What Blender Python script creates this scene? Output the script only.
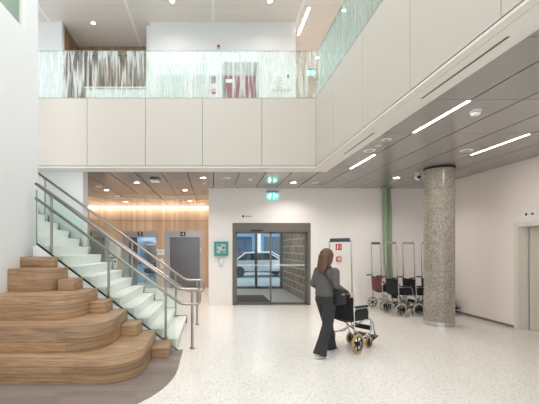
import bpy, bmesh, math, random
from mathutils import Vector, Matrix, Quaternion
for o in list(bpy.data.objects): bpy.data.objects.remove(o)
SC = bpy.context.scene
COL = SC.collection
PI = math.pi
random.seed(7)

# ------------------------------------------------------------------ camera, world, light, exposure
EYE = 1.62
cam_d = bpy.data.cameras.new('camera'); cam = bpy.data.objects.new('camera', cam_d); COL.objects.link(cam)
cam.location = (0, 0, EYE); cam.rotation_euler = (PI/2, 0, 0)
cam_d.sensor_width = 36; cam_d.lens = 354/539*36
cam_d.shift_x = (269.5-213)/539; cam_d.shift_y = (248-202)/539
cam_d.clip_start = 0.05
SC.camera = cam
w = bpy.data.worlds.new('overcast_sky'); SC.world = w; w.use_nodes = True
wn = w.node_tree.nodes; wl = w.node_tree.links
bg = wn['Background']; bg.inputs['Color'].default_value = (0.90, 0.96, 1.0, 1); bg.inputs['Strength'].default_value = 1.10
fill_l = bpy.data.lights.new('overhead_fill', 'AREA'); fill_l.shape = 'RECTANGLE'; fill_l.size = 4.6; fill_l.size_y = 8.5; fill_l.energy = 210; fill_l.color = (.95, .98, 1.0)  # unseen area light added above the atrium to brighten level tops
fill_o = bpy.data.objects.new('overhead_fill', fill_l); COL.objects.link(fill_o); fill_o.location = (-.45, 2.6, 9.6)
SC.view_settings.view_transform = 'Standard'; SC.view_settings.look = 'None'
SC.view_settings.gamma = 1; SC.view_settings.use_curve_mapping = False
SC.view_settings.exposure = 0.66

# ------------------------------------------------------------------ materials
def lin(r, g, b):
    f = lambda c: (c/255/12.92) if c/255 <= .04045 else ((c/255+.055)/1.055)**2.4
    return (f(r), f(g), f(b), 1)
def mat(name, col, rough=.5, metal=0.0, spec=.5, emit=None, es=0, noise=None, bump=None, coat=0):
    m = bpy.data.materials.new(name); m.use_nodes = True
    nt = m.node_tree; p = nt.nodes['Principled BSDF']
    p.inputs['Base Color'].default_value = col if len(col) == 4 else (*col, 1)
    p.inputs['Roughness'].default_value = rough; p.inputs['Metallic'].default_value = metal
    p.inputs['Specular IOR Level'].default_value = spec
    p.inputs['Coat Weight'].default_value = coat
    if emit:
        p.inputs['Emission Color'].default_value = emit; p.inputs['Emission Strength'].default_value = es
    tc = nt.nodes.new('ShaderNodeTexCoord')
    if noise:                                     # (scale, amount)
        n = nt.nodes.new('ShaderNodeTexNoise'); n.inputs['Scale'].default_value = noise[0]; n.inputs['Detail'].default_value = 5
        nt.links.new(tc.outputs['Object'], n.inputs['Vector'])
        mx = nt.nodes.new('ShaderNodeMixRGB'); c = p.inputs['Base Color'].default_value[:]
        a = noise[1]
        mx.inputs[1].default_value = (c[0]*(1-a), c[1]*(1-a), c[2]*(1-a), 1)
        mx.inputs[2].default_value = (min(1, c[0]*(1+a)), min(1, c[1]*(1+a)), min(1, c[2]*(1+a)), 1)
        nt.links.new(n.outputs['Fac'], mx.inputs[0]); nt.links.new(mx.outputs[0], p.inputs['Base Color'])
    if bump:
        n2 = nt.nodes.new('ShaderNodeTexNoise'); n2.inputs['Scale'].default_value = bump[0]
        nt.links.new(tc.outputs['Object'], n2.inputs['Vector'])
        b = nt.nodes.new('ShaderNodeBump'); b.inputs['Strength'].default_value = bump[1]; b.inputs['Distance'].default_value = .01
        nt.links.new(n2.outputs['Fac'], b.inputs['Height']); nt.links.new(b.outputs[0], p.inputs['Normal'])
    return m
def N(nt, t, **kw):
    n = nt.nodes.new(t)
    for k, v in kw.items(): setattr(n, k, v)
    return n
def ramp(nt, stops):
    r = nt.nodes.new('ShaderNodeValToRGB'); e = r.color_ramp.elements
    while len(e) > 1: e.remove(e[-1])
    e[0].position = stops[0][0]; e[0].color = stops[0][1]
    for p_, c_ in stops[1:]:
        x = e.new(p_); x.color = c_
    return r

def wood_mat(name, dark, mid, light, plank=.11, rough=.45):
    """timber with the grain along X on upright and level faces"""
    m = bpy.data.materials.new(name); m.use_nodes = True; nt = m.node_tree; p = nt.nodes['Principled BSDF']; L = nt.links.new
    tc = N(nt, 'ShaderNodeTexCoord'); geo = N(nt, 'ShaderNodeNewGeometry')
    sx = N(nt, 'ShaderNodeSeparateXYZ'); L(tc.outputs['Object'], sx.inputs[0])
    sn = N(nt, 'ShaderNodeSeparateXYZ'); L(geo.outputs['Normal'], sn.inputs[0])
    az = N(nt, 'ShaderNodeMath', operation='ABSOLUTE'); L(sn.outputs['Z'], az.inputs[0])
    gt = N(nt, 'ShaderNodeMath', operation='GREATER_THAN'); L(az.outputs[0], gt.inputs[0]); gt.inputs[1].default_value = .7
    # across = Z on upright faces, Y on level faces; along = X+Y on upright, X on level
    ac = N(nt, 'ShaderNodeMix'); L(gt.outputs[0], ac.inputs[0]); L(sx.outputs['Z'], ac.inputs[2]); L(sx.outputs['Y'], ac.inputs[3])
    xy = N(nt, 'ShaderNodeMath', operation='SUBTRACT'); L(sx.outputs['X'], xy.inputs[0]); L(sx.outputs['Y'], xy.inputs[1])
    al = N(nt, 'ShaderNodeMix'); L(gt.outputs[0], al.inputs[0]); L(xy.outputs[0], al.inputs[2]); L(sx.outputs['X'], al.inputs[3])
    # plank index
    dv = N(nt, 'ShaderNodeMath', operation='DIVIDE'); L(ac.outputs[0], dv.inputs[0]); dv.inputs[1].default_value = plank
    fl = N(nt, 'ShaderNodeMath', operation='FLOOR'); L(dv.outputs[0], fl.inputs[0])
    off = N(nt, 'ShaderNodeMath', operation='MULTIPLY'); L(fl.outputs[0], off.inputs[0]); off.inputs[1].default_value = 3.71
    al2 = N(nt, 'ShaderNodeMath', operation='ADD'); L(al.outputs[0], al2.inputs[0]); L(off.outputs[0], al2.inputs[1])
    v = N(nt, 'ShaderNodeCombineXYZ')
    a1 = N(nt, 'ShaderNodeMath', operation='MULTIPLY'); L(al2.outputs[0], a1.inputs[0]); a1.inputs[1].default_value = 2.2
    a2 = N(nt, 'ShaderNodeMath', operation='MULTIPLY'); L(ac.outputs[0], a2.inputs[0]); a2.inputs[1].default_value = 34
    L(a1.outputs[0], v.inputs[0]); L(a2.outputs[0], v.inputs[1]); L(off.outputs[0], v.inputs[2])
    n = N(nt, 'ShaderNodeTexNoise'); L(v.outputs[0], n.inputs['Vector']); n.inputs['Scale'].default_value = 1.3; n.inputs['Detail'].default_value = 7; n.inputs['Distortion'].default_value = .8
    r = ramp(nt, [(.25, dark), (.5, mid), (.75, light)]); L(n.outputs['Fac'], r.inputs[0])
    wn_ = N(nt, 'ShaderNodeTexWhiteNoise', noise_dimensions='1D'); L(fl.outputs[0], wn_.inputs['W'])
    mr = N(nt, 'ShaderNodeMapRange'); L(wn_.outputs['Value'], mr.inputs[0]); mr.inputs[3].default_value = .86; mr.inputs[4].default_value = 1.1
    # big butt-jointed board variation along the run
    al3 = N(nt, 'ShaderNodeMath', operation='FLOOR'); dv3 = N(nt, 'ShaderNodeMath', operation='DIVIDE'); L(al2.outputs[0], dv3.inputs[0]); dv3.inputs[1].default_value = .9; L(dv3.outputs[0], al3.inputs[0])
    ad3 = N(nt, 'ShaderNodeMath', operation='MULTIPLY_ADD'); L(al3.outputs[0], ad3.inputs[0]); ad3.inputs[1].default_value = 1.37; L(fl.outputs[0], ad3.inputs[2])
    w3 = N(nt, 'ShaderNodeTexWhiteNoise', noise_dimensions='1D'); L(ad3.outputs[0], w3.inputs['W'])
    mr3 = N(nt, 'ShaderNodeMapRange'); L(w3.outputs['Value'], mr3.inputs[0]); mr3.inputs[3].default_value = .9; mr3.inputs[4].default_value = 1.10
    mm = N(nt, 'ShaderNodeMath', operation='MULTIPLY'); L(mr.outputs[0], mm.inputs[0]); L(mr3.outputs[0], mm.inputs[1])
    hs = N(nt, 'ShaderNodeHueSaturation'); L(r.outputs[0], hs.inputs['Color']); L(mm.outputs[0], hs.inputs['Value'])
    L(hs.outputs[0], p.inputs['Base Color']); p.inputs['Roughness'].default_value = rough
    b = N(nt, 'ShaderNodeBump'); b.inputs['Strength'].default_value = .08; L(n.outputs['Fac'], b.inputs['Height']); L(b.outputs[0], p.inputs['Normal'])
    return m
def veneer_mat(name, c1, c2, c3, strip=.11):
    """upright oak strips"""
    m = bpy.data.materials.new(name); m.use_nodes = True; nt = m.node_tree; p = nt.nodes['Principled BSDF']; L = nt.links.new
    tc = N(nt, 'ShaderNodeTexCoord'); sx = N(nt, 'ShaderNodeSeparateXYZ'); L(tc.outputs['Object'], sx.inputs[0])
    xy = N(nt, 'ShaderNodeMath', operation='ADD'); L(sx.outputs['X'], xy.inputs[0]); L(sx.outputs['Y'], xy.inputs[1])
    dv = N(nt, 'ShaderNodeMath', operation='DIVIDE'); L(xy.outputs[0], dv.inputs[0]); dv.inputs[1].default_value = strip
    fl = N(nt, 'ShaderNodeMath', operation='FLOOR'); L(dv.outputs[0], fl.inputs[0])
    wn_ = N(nt, 'ShaderNodeTexWhiteNoise', noise_dimensions='1D'); L(fl.outputs[0], wn_.inputs['W'])
    v = N(nt, 'ShaderNodeCombineXYZ')
    a = N(nt, 'ShaderNodeMath', operation='MULTIPLY'); L(xy.outputs[0], a.inputs[0]); a.inputs[1].default_value = 45
    L(a.outputs[0], v.inputs[0]); L(fl.outputs[0], v.inputs[1]); L(sx.outputs['Z'], v.inputs[2])
    n = N(nt, 'ShaderNodeTexNoise'); L(v.outputs[0], n.inputs['Vector']); n.inputs['Scale'].default_value = 1.0; n.inputs['Detail'].default_value = 5
    ad = N(nt, 'ShaderNodeMath', operation='MULTIPLY_ADD'); L(wn_.outputs['Value'], ad.inputs[0]); ad.inputs[1].default_value = .5; L(n.outputs['Fac'], ad.inputs[2])
    r = ramp(nt, [(.3, c1), (.7, c2), (1.0, c3)]); L(ad.outputs[0], r.inputs[0])
    L(r.outputs[0], p.inputs['Base Color']); p.inputs['Roughness'].default_value = .45
    return m
def terrazzo_mat(name, base, amt=1.0, rough=.22):
    m = bpy.data.materials.new(name); m.use_nodes = True; nt = m.node_tree; p = nt.nodes['Principled BSDF']; L = nt.links.new
    tc = N(nt, 'ShaderNodeTexCoord'); cur = None
    last = base
    src = None
    for sc_, thr, cols in ((38, .36, [(205,192,176), (178,165,150), (236,230,222), (150,140,130)]), (85, .42, [(214,204,190), (188,178,166), (240,236,230), (160,150,140)])):
        vo = N(nt, 'ShaderNodeTexVoronoi'); vo.inputs['Scale'].default_value = sc_; L(tc.outputs['Object'], vo.inputs['Vector'])
        lt = N(nt, 'ShaderNodeMath', operation='LESS_THAN'); L(vo.outputs['Distance'], lt.inputs[0]); lt.inputs[1].default_value = thr
        sp = N(nt, 'ShaderNodeSeparateColor'); L(vo.outputs['Color'], sp.inputs[0])
        r = ramp(nt, [(0, lin(*cols[0])), (.3, lin(*cols[1])), (.55, lin(*cols[2])), (.85, lin(*cols[3]))]); r.color_ramp.interpolation = 'CONSTANT'; L(sp.outputs[0], r.inputs[0])
        ml = N(nt, 'ShaderNodeMath', operation='MULTIPLY'); L(lt.outputs[0], ml.inputs[0]); ml.inputs[1].default_value = .62*amt
        mx = N(nt, 'ShaderNodeMixRGB'); L(ml.outputs[0], mx.inputs[0]); L(r.outputs[0], mx.inputs[2])
        if src: L(src, mx.inputs[1])
        else: mx.inputs[1].default_value = base
        src = mx.outputs[0]
    L(src, p.inputs['Base Color']); p.inputs['Roughness'].default_value = rough
    return m
def glass_mat(name, tint, gloss=.08, film=0.0, film_scale=1.0, milk=0.0, fk=.9):
    """thin pane: mostly clear, a little mirror, and where film > 0 blades of frosted white foil"""
    m = bpy.data.materials.new(name); m.use_nodes = True; nt = m.node_tree; L = nt.links.new
    nt.nodes.remove(nt.nodes['Principled BSDF']); out = nt.nodes['Material Output']
    tr = N(nt, 'ShaderNodeBsdfTransparent'); tr.inputs[0].default_value = tint
    gl = N(nt, 'ShaderNodeBsdfGlossy'); gl.inputs['Roughness'].default_value = .02; gl.inputs[0].default_value = (.9, 1, .96, 1)
    fr = N(nt, 'ShaderNodeFresnel'); fr.inputs[0].default_value = 1.45
    mi = N(nt, 'ShaderNodeMath', operation='MULTIPLY_ADD'); L(fr.outputs[0], mi.inputs[0]); mi.inputs[1].default_value = fk; mi.inputs[2].default_value = max(0, gloss-.04)
    mx = N(nt, 'ShaderNodeMixShader'); L(mi.outputs[0], mx.inputs[0]); L(tr.outputs[0], mx.inputs[1]); L(gl.outputs[0], mx.inputs[2])
    last = mx.outputs[0]
    if film or milk:
        df = N(nt, 'ShaderNodeBsdfDiffuse'); df.inputs[0].default_value = (.95, .96, .94, 1)
        tl = N(nt, 'ShaderNodeBsdfTranslucent'); tl.inputs[0].default_value = (.95, .96, .94, 1)
        dm = N(nt, 'ShaderNodeMixShader'); dm.inputs[0].default_value = .2; L(df.outputs[0], dm.inputs[1]); L(tl.outputs[0], dm.inputs[2])
        m2 = N(nt, 'ShaderNodeMixShader'); L(last, m2.inputs[1]); L(dm.outputs[0], m2.inputs[2])
        if film:
            tc = N(nt, 'ShaderNodeTexCoord'); mp = N(nt, 'ShaderNodeMapping'); mp.inputs['Scale'].default_value = (15*film_scale, 15*film_scale, 1.5)
            L(tc.outputs['Object'], mp.inputs[0])
            n = N(nt, 'ShaderNodeTexNoise'); n.inputs['Scale'].default_value = 1; n.inputs['Detail'].default_value = 1.5; n.inputs['Distortion'].default_value = .35; L(mp.outputs[0], n.inputs['Vector'])
            r = ramp(nt, [(.47, (milk, milk, milk, 1)), (.60, (film, film, film, 1))]); L(n.outputs['Fac'], r.inputs[0]); L(r.outputs[0], m2.inputs[0])
        else: m2.inputs[0].default_value = milk
        last = m2.outputs[0]
    L(last, out.inputs[0])
    return m
def brick_mat(name, c1, c2, cm):
    m = bpy.data.materials.new(name); m.use_nodes = True; nt = m.node_tree; p = nt.nodes['Principled BSDF']; L = nt.links.new
    tc = N(nt, 'ShaderNodeTexCoord'); mp = N(nt, 'ShaderNodeMapping'); L(tc.outputs['Object'], mp.inputs[0])
    sx = N(nt, 'ShaderNodeSeparateXYZ'); L(mp.outputs[0], sx.inputs[0]); cx = N(nt, 'ShaderNodeCombineXYZ'); L(sx.outputs['Y'], cx.inputs[0]); L(sx.outputs['Z'], cx.inputs[1])
    b = N(nt, 'ShaderNodeTexBrick'); L(cx.outputs[0], b.inputs['Vector']); b.inputs['Scale'].default_value = 1
    b.inputs['Brick Width'].default_value = .62; b.inputs['Row Height'].default_value = .24; b.inputs['Mortar Size'].default_value = .012
    b.inputs['Color1'].default_value = c1; b.inputs['Color2'].default_value = c2; b.inputs['Mortar'].default_value = cm
    n = N(nt, 'ShaderNodeTexNoise'); n.inputs['Scale'].default_value = 9; L(tc.outputs['Object'], n.inputs['Vector'])
    mx = N(nt, 'ShaderNodeMixRGB', blend_type='MULTIPLY'); mx.inputs[0].default_value = .35; L(b.outputs[0], mx.inputs[1]); L(n.outputs['Color'], mx.inputs[2])
    L(mx.outputs[0], p.inputs['Base Color']); p.inputs['Roughness'].default_value = .85
    return m
def concrete_mat(name):
    m = bpy.data.materials.new(name); m.use_nodes = True; nt = m.node_tree; p = nt.nodes['Principled BSDF']; L = nt.links.new
    tc = N(nt, 'ShaderNodeTexCoord')
    n = N(nt, 'ShaderNodeTexNoise'); n.inputs['Scale'].default_value = 26; n.inputs['Detail'].default_value = 8; n.inputs['Roughness'].default_value = .75; L(tc.outputs['Object'], n.inputs['Vector'])
    r = ramp(nt, [(.34, lin(122,114,104)), (.47, lin(160,152,140)), (.6, lin(182,174,161)), (.74, lin(206,199,186))]); L(n.outputs['Fac'], r.inputs[0])
    n2 = N(nt, 'ShaderNodeTexNoise'); n2.inputs['Scale'].default_value = 3; n2.inputs['Detail'].default_value = 3; L(tc.outputs['Object'], n2.inputs['Vector'])
    r2 = ramp(nt, [(.35, (.84,.84,.84,1)), (.65, (1,1,1,1))]); L(n2.outputs['Fac'], r2.inputs[0])
    mx = N(nt, 'ShaderNodeMixRGB', blend_type='MULTIPLY'); mx.inputs[0].default_value = 1; L(r.outputs[0], mx.inputs[1]); L(r2.outputs[0], mx.inputs[2])
    L(mx.outputs[0], p.inputs['Base Color']); p.inputs['Roughness'].default_value = .22
    return m

M = {}
M['terrazzo'] = terrazzo_mat('pale_terrazzo', lin(236,230,223), .85)
M['stair'] = terrazzo_mat('stair_terrazzo', lin(240,241,236), .3, .35)
M['apron'] = wood_mat('grey_brown_vinyl', lin(124,110,101), lin(136,122,113), lin(148,134,124), .16, .5)
M['wood'] = wood_mat('oak_steps', lin(126,97,72), lin(168,134,102), lin(196,161,125), .11, .42)
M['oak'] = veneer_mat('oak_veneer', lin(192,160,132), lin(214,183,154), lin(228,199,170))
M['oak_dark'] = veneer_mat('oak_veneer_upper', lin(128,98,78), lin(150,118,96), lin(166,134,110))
M['wall'] = mat('white_wall_paint', lin(231,231,230), .6)
M['wall_back'] = mat('white_wall_paint_warm', lin(243,238,235), .6)
M['wall_right'] = mat('cream_wall_paint', lin(244,233,227), .6)
M['fascia'] = mat('cream_panel', lin(200,191,180), .42)
M['soffit'] = mat('white_soffit_trim', lin(226,222,214), .4)
M['groove'] = mat('dark_groove', lin(38,32,28), .8)
M['ceil'] = mat('grey_metal_ceiling_tile', lin(152,146,143), .13, spec=.65)
M['ceil_up'] = None
M['steel'] = mat('brushed_steel', lin(168,160,152), .28, 1.0)
M['lift_door'] = mat('satin_lift_door', lin(128,126,130), .3, .9, noise=(2.5, .06))
M['lift_steel'] = mat('satin_lift_steel', lin(188,186,190), .38, .85, noise=(2.5, .06))
M['chrome'] = mat('wheelchair_chrome', lin(198,196,194), .2, 1.0)
M['door_frame'] = mat('bronze_grey_aluminium', lin(112,105,99), .4, .3)
M['black'] = mat('black_plastic', lin(24,24,26), .5)
M['blackfab'] = mat('black_nylon_fabric', lin(27,27,30), .85, noise=(60, .2))
M['maroon'] = mat('maroon_vinyl', lin(108,54,54), .6, noise=(30, .1))
M['rubber'] = mat('pale_grey_rubber', lin(176,172,166), .7)
M['rubber_tan'] = mat('tan_rubber', lin(176,146,98), .7)
M['plate'] = mat('slate_blue_plate', lin(62,70,88), .4)
M['white'] = mat('white_plastic', lin(236,236,234), .4)
M['grey'] = mat('grey_plastic', lin(150,150,150), .5)
M['teal'] = mat('teal_paint', lin(52,150,136), .45)
M['red'] = mat('red_sign', lin(196,30,36), .5)
M['paper'] = mat('white_sign', lin(240,240,238), .6)
M['ink'] = mat('black_ink', lin(30,30,30), .7)
M['black_sign'] = mat('black_sign_plate', lin(14,14,15), .4)
M['lamp'] = mat('lit_lens', (1,1,1), .5, emit=(1,.95,.87,1), es=14)
M['strip'] = mat('lit_strip', (1,1,1), .5, emit=(1,.95,.87,1), es=9)
M['cove'] = mat('lit_cove', (1,1,1), .5, emit=(1,.95,.87,1), es=11)
M['exit'] = mat('lit_exit_face', lin(20,180,160), .5, emit=lin(40,200,180), es=1.1)
M['exit_white'] = mat('lit_exit_symbol', (1,1,1), .5, emit=(.8,1,.97,1), es=1.6)
M['concrete'] = concrete_mat('polished_concrete')
M['brick'] = brick_mat('beige_block', lin(158,134,108), lin(130,108,86), lin(214,204,188))
M['glass'] = glass_mat('clear_glass', (.93,.97,.95,1))
M['glass_door'] = glass_mat('door_glass', (.965,.985,1,1), .04, fk=.5)
M['glass_stair'] = glass_mat('stair_glass', (.955,.985,.975,1), .05)
M['glass_film'] = glass_mat('leaf_print_glass', (.95,.985,.97,1), .05, .42, 1.35, .0)
M['glass_green'] = glass_mat('green_balustrade_glass', (.92,.98,.96,1), .08, .30, 1.4, .16)
M['glass_edge'] = mat('glass_edge', lin(130,160,150), .3)
M['green_win'] = mat('frosted_green_glass', lin(132,158,142), .25, noise=(1.2, .12))
M['greencloth'] = mat('sage_green_fabric', lin(150,168,144), .8)
M['mat'] = mat('brown_entrance_mat', lin(74,66,60), .95, noise=(90, .2))
M['vest_floor'] = mat('pale_stone_floor', lin(178,176,170), .5, noise=(8, .06))
M['ground'] = mat('pale_asphalt', lin(160,176,178), .8, noise=(3, .08))
M['ext_wall'] = mat('pale_blue_cladding', lin(120,160,192), .5)
M['ext_col'] = mat('white_cladding', lin(244,248,250), .5)
M['ext_glass'] = mat('blue_window', lin(40,72,100), .1, spec=.8)
M['carpaint'] = mat('silver_car_paint', lin(206,212,216), .2, .2, coat=.6)
M['carpaint_white'] = mat('white_car_paint', lin(222,228,230), .2, .0, coat=.6)
M['carglass'] = mat('car_glass', lin(16,22,30), .08)
M['skin'] = mat('skin', lin(206,158,132), .5)
M['hair'] = mat('brown_hair', lin(92,62,44), .5, noise=(40, .35))
M['sweater'] = mat('grey_knit', lin(92,88,86), .9, noise=(70, .22), bump=(120, .4))
M['trousers'] = mat('charcoal_cloth', lin(50,49,51), .9, noise=(30, .15))
M['shoe'] = mat('pale_sneaker', lin(180,176,170), .6, noise=(25, .3))
M['leather'] = mat('black_leather', lin(14,14,15), .5)
M['door_white'] = mat('off_white_door', lin(216,208,196), .45)
M['door_trim'] = mat('white_door_trim', lin(226,222,212), .4)
M['base'] = mat('grey_skirting', lin(128,122,118), .4, .3)
M['up_red'] = mat('maroon_door', lin(140,48,56), .5)
M['up_grey'] = mat('grey_door', lin(136,136,134), .4)
M['up_pale'] = mat('pale_green_door', lin(206,212,206), .5)
def slat_ceiling():
    m = bpy.data.materials.new('pale_slat_ceiling'); m.use_nodes = True; nt = m.node_tree; p = nt.nodes['Principled BSDF']; L = nt.links.new
    tc = N(nt, 'ShaderNodeTexCoord'); sx = N(nt, 'ShaderNodeSeparateXYZ'); L(tc.outputs['Object'], sx.inputs[0])
    d = N(nt, 'ShaderNodeMath', operation='DIVIDE'); L(sx.outputs['Y'], d.inputs[0]); d.inputs[1].default_value = .3
    f = N(nt, 'ShaderNodeMath', operation='FRACT'); L(d.outputs[0], f.inputs[0])
    r = ramp(nt, [(0, lin(200,193,187)), (.06, lin(224,217,211)), (1, lin(226,219,213))]); L(f.outputs[0], r.inputs[0]); L(r.outputs[0], p.inputs['Base Color'])
    p.inputs['Roughness'].default_value = .35
    return m
M['ceil_up'] = slat_ceiling()

# ------------------------------------------------------------------ mesh helpers
class MB:
    def __init__(s): s.bm = bmesh.new()
    def box(s, x0, y0, z0, x1, y1, z1, bev=0, seg=2, mtx=None):
        b = bmesh.new(); bmesh.ops.create_cube(b, size=1)
        bmesh.ops.scale(b, vec=(abs(x1-x0), abs(y1-y0), abs(z1-z0)), verts=b.verts)
        if bev: bmesh.ops.bevel(b, geom=b.edges[:], offset=bev, segments=seg, affect='EDGES', profile=.5)
        bmesh.ops.translate(b, vec=((x0+x1)/2, (y0+y1)/2, (z0+z1)/2), verts=b.verts)
        return s._add(b, mtx)
    def _add(s, b, mtx=None):
        if mtx is not None: bmesh.ops.transform(b, matrix=mtx, verts=b.verts)
        me = bpy.data.meshes.new('tmp'); b.to_mesh(me); b.free(); s.bm.from_mesh(me); bpy.data.meshes.remove(me); return s
    def cyl(s, a, b, r, r2=None, n=16):
        a = Vector(a); b = Vector(b); d = b-a
        q = bmesh.new(); bmesh.ops.create_cone(q, cap_ends=True, segments=n, radius1=r, radius2=r if r2 is None else r2, depth=d.length)
        m = Matrix.Translation((a+b)/2) @ d.to_track_quat('Z', 'Y').to_matrix().to_4x4()
        return s._add(q, m)
    def ball(s, c, r, sc=(1,1,1), sub=2, rot=None):
        q = bmesh.new(); bmesh.ops.create_icosphere(q, subdivisions=sub, radius=r)
        m = Matrix.Translation(c) @ (rot.to_4x4() if rot else Matrix.Identity(4)) @ Matrix.Diagonal((*sc, 1))
        return s._add(q, m)
    def tube(s, pts, r, n=10, fil=0, closed=False):
        pts = [Vector(p) for p in pts]
        if fil: pts = fillet(pts, fil)
        b = s.bm; rings = []; k = len(pts)
        t0 = (pts[1]-pts[0]).normalized(); u = t0.orthogonal().normalized(); prev = t0
        for i, p in enumerate(pts):
            if i == 0: t = t0
            elif i == k-1: t = (pts[-1]-pts[-2]).normalized()
            else:
                t = ((pts[i]-pts[i-1]).normalized()+(pts[i+1]-pts[i]).normalized())
                t = t.normalized() if t.length > 1e-6 else prev
            u = prev.rotation_difference(t) @ u; prev = t; v = t.cross(u)
            rr = r[i] if isinstance(r, (list, tuple)) else r
            rings.append([b.verts.new(p+(u*math.cos(2*PI*j/n)+v*math.sin(2*PI*j/n))*rr) for j in range(n)])
        for i in range(k-1):
            for j in range(n): b.faces.new((rings[i][j], rings[i][(j+1)%n], rings[i+1][(j+1)%n], rings[i+1][j]))
        b.faces.new(rings[0][::-1]); b.faces.new(rings[-1]); return s
    def prism(s, poly, a0, a1, axis='Y', bev=0, mtx=None):
        """polygon swept along an axis. axis Y: poly is (x,z); X: (y,z); Z: (x,y)"""
        b = bmesh.new()
        P = {'Y': lambda p, a: (p[0], a, p[1]), 'X': lambda p, a: (a, p[0], p[1]), 'Z': lambda p, a: (p[0], p[1], a)}[axis]
        A = [b.verts.new(P(p, a0)) for p in poly]; B = [b.verts.new(P(p, a1)) for p in poly]; n = len(poly)
        b.faces.new(A[::-1]); b.faces.new(B)
        for i in range(n): b.faces.new((A[i], A[(i+1)%n], B[(i+1)%n], B[i]))
        bmesh.ops.recalc_face_normals(b, faces=b.faces)
        if bev:
            es = [e for e in b.edges if e.calc_face_angle(0) > .5]
            bmesh.ops.bevel(b, geom=es, offset=bev, segments=2, affect='EDGES', profile=.5)
        return s._add(b, mtx)
    def lathe(s, prof, n=24, mtx=None):
        """profile of (radius, z) about Z"""
        b = bmesh.new(); rings = []
        for r, z in prof: rings.append([b.verts.new((r*math.cos(2*PI*j/n), r*math.sin(2*PI*j/n), z)) for j in range(n)])
        for i in range(len(prof)-1):
            for j in range(n): b.faces.new((rings[i][j], rings[i][(j+1)%n], rings[i+1][(j+1)%n], rings[i+1][j]))
        if prof[0][0] > 1e-5: b.faces.new(rings[0][::-1])
        if prof[-1][0] > 1e-5: b.faces.new(rings[-1])
        bmesh.ops.remove_doubles(b, verts=b.verts, dist=1e-5)
        bmesh.ops.recalc_face_normals(b, faces=b.faces)
        return s._add(b, mtx)
    def torus(s, R, r, mtx, n=28, k=10):
        b = bmesh.new(); rings = []
        for i in range(n):
            a = 2*PI*i/n
            rings.append([b.verts.new(((R+r*math.cos(2*PI*j/k))*math.cos(a), (R+r*math.cos(2*PI*j/k))*math.sin(a), r*math.sin(2*PI*j/k))) for j in range(k)])
        for i in range(n):
            for j in range(k): b.faces.new((rings[i][j], rings[(i+1)%n][j], rings[(i+1)%n][(j+1)%k], rings[i][(j+1)%k]))
        return s._add(b, mtx)
    def loft(s, rings, cap=True):
        b = bmesh.new(); R = [[b.verts.new(p) for p in r] for r in rings]; n = len(R[0])
        for i in range(len(R)-1):
            for j in range(n): b.faces.new((R[i][j], R[i][(j+1)%n], R[i+1][(j+1)%n], R[i+1][j]))
        if cap: b.faces.new(R[0][::-1]); b.faces.new(R[-1])
        bmesh.ops.recalc_face_normals(b, faces=b.faces)
        return s._add(b)
    def build(s, name, m, parent=None, smooth=40, mats=None):
        me = bpy.data.meshes.new(name)
        if smooth:
            for f in s.bm.faces: f.smooth = True
            a = math.radians(smooth)
            for e in s.bm.edges:
                if len(e.link_faces) == 2 and e.calc_face_angle(0) > a: e.smooth = False
        s.bm.to_mesh(me); s.bm.free()
        me.materials.append(M[m] if isinstance(m, str) else m)
        o = bpy.data.objects.new(name, me); COL.objects.link(o)
        if parent: o.parent = parent
        return o
def fillet(pts, r, n=6):
    out = [pts[0]]
    for i in range(1, len(pts)-1):
        a, p, b = pts[i-1], pts[i], pts[i+1]
        d1 = (a-p); d2 = (b-p); l = min(r, d1.length*.49, d2.length*.49)
        p1 = p+d1.normalized()*l; p2 = p+d2.normalized()*l
        for k in range(n+1):
            t = k/n; out.append(p1*(1-t)**2+p*2*t*(1-t)+p2*t*t)
    out.append(pts[-1]); return out
def ell(cx, cy, z, rx, ry, n=20): return [(cx+rx*math.cos(2*PI*j/n), cy+ry*math.sin(2*PI*j/n), z) for j in range(n)]
def empty(name, loc=(0,0,0), rz=0):
    o = bpy.data.objects.new(name, None); COL.objects.link(o); o.location = loc; o.rotation_euler = (0, 0, rz); o.empty_display_size = .1; return o
def tag(o, label, cat, group=None):
    o['label'] = label; o['category'] = cat
    if group: o['group'] = group
    return o
def thing(name, label, cat, loc=(0,0,0), rz=0, group=None): return tag(empty(name, loc, rz), label, cat, group)
def struct(o): o['kind'] = 'structure'; return o
def copy_tree(o, parent=None):
    c = o.copy(); COL.objects.link(c)
    if parent: c.parent = parent
    for ch in o.children: copy_tree(ch, c)
    return c
def strokes(mb, pts, wd, place, t=.002):
    """flat lettering strokes: pts are polylines in (u,v); place(u,v,d) -> world"""
    for pl in pts:
        for a, b in zip(pl[:-1], pl[1:]):
            d = Vector((b[0]-a[0], b[1]-a[1])); L = d.length; d.normalize(); nrm = Vector((-d.y, d.x))*wd/2
            a2 = Vector(a)-d*wd/2; b2 = Vector(b)+d*wd/2
            q = [a2-nrm, b2-nrm, b2+nrm, a2+nrm]; bm = mb.bm
            F = [bm.verts.new(place(p.x, p.y, 0)) for p in q]; B = [bm.verts.new(place(p.x, p.y, t)) for p in q]
            bm.faces.new(F); bm.faces.new(B[::-1])
            for i in range(4): bm.faces.new((F[i], F[(i+1)%4], B[(i+1)%4], B[i]))
    return mb

# ------------------------------------------------------------------ key dimensions
CZ = 3.32                # lower ceiling
YF, XF = 7.284, 2.115    # balcony fascia planes
YB, XR = 10.06, 6.05     # back wall, right wall
YW = 14.5                # lift wall
XL = -2.98               # near left wall
UF, UC = 4.25, 7.37      # upper floor and ceiling

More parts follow.
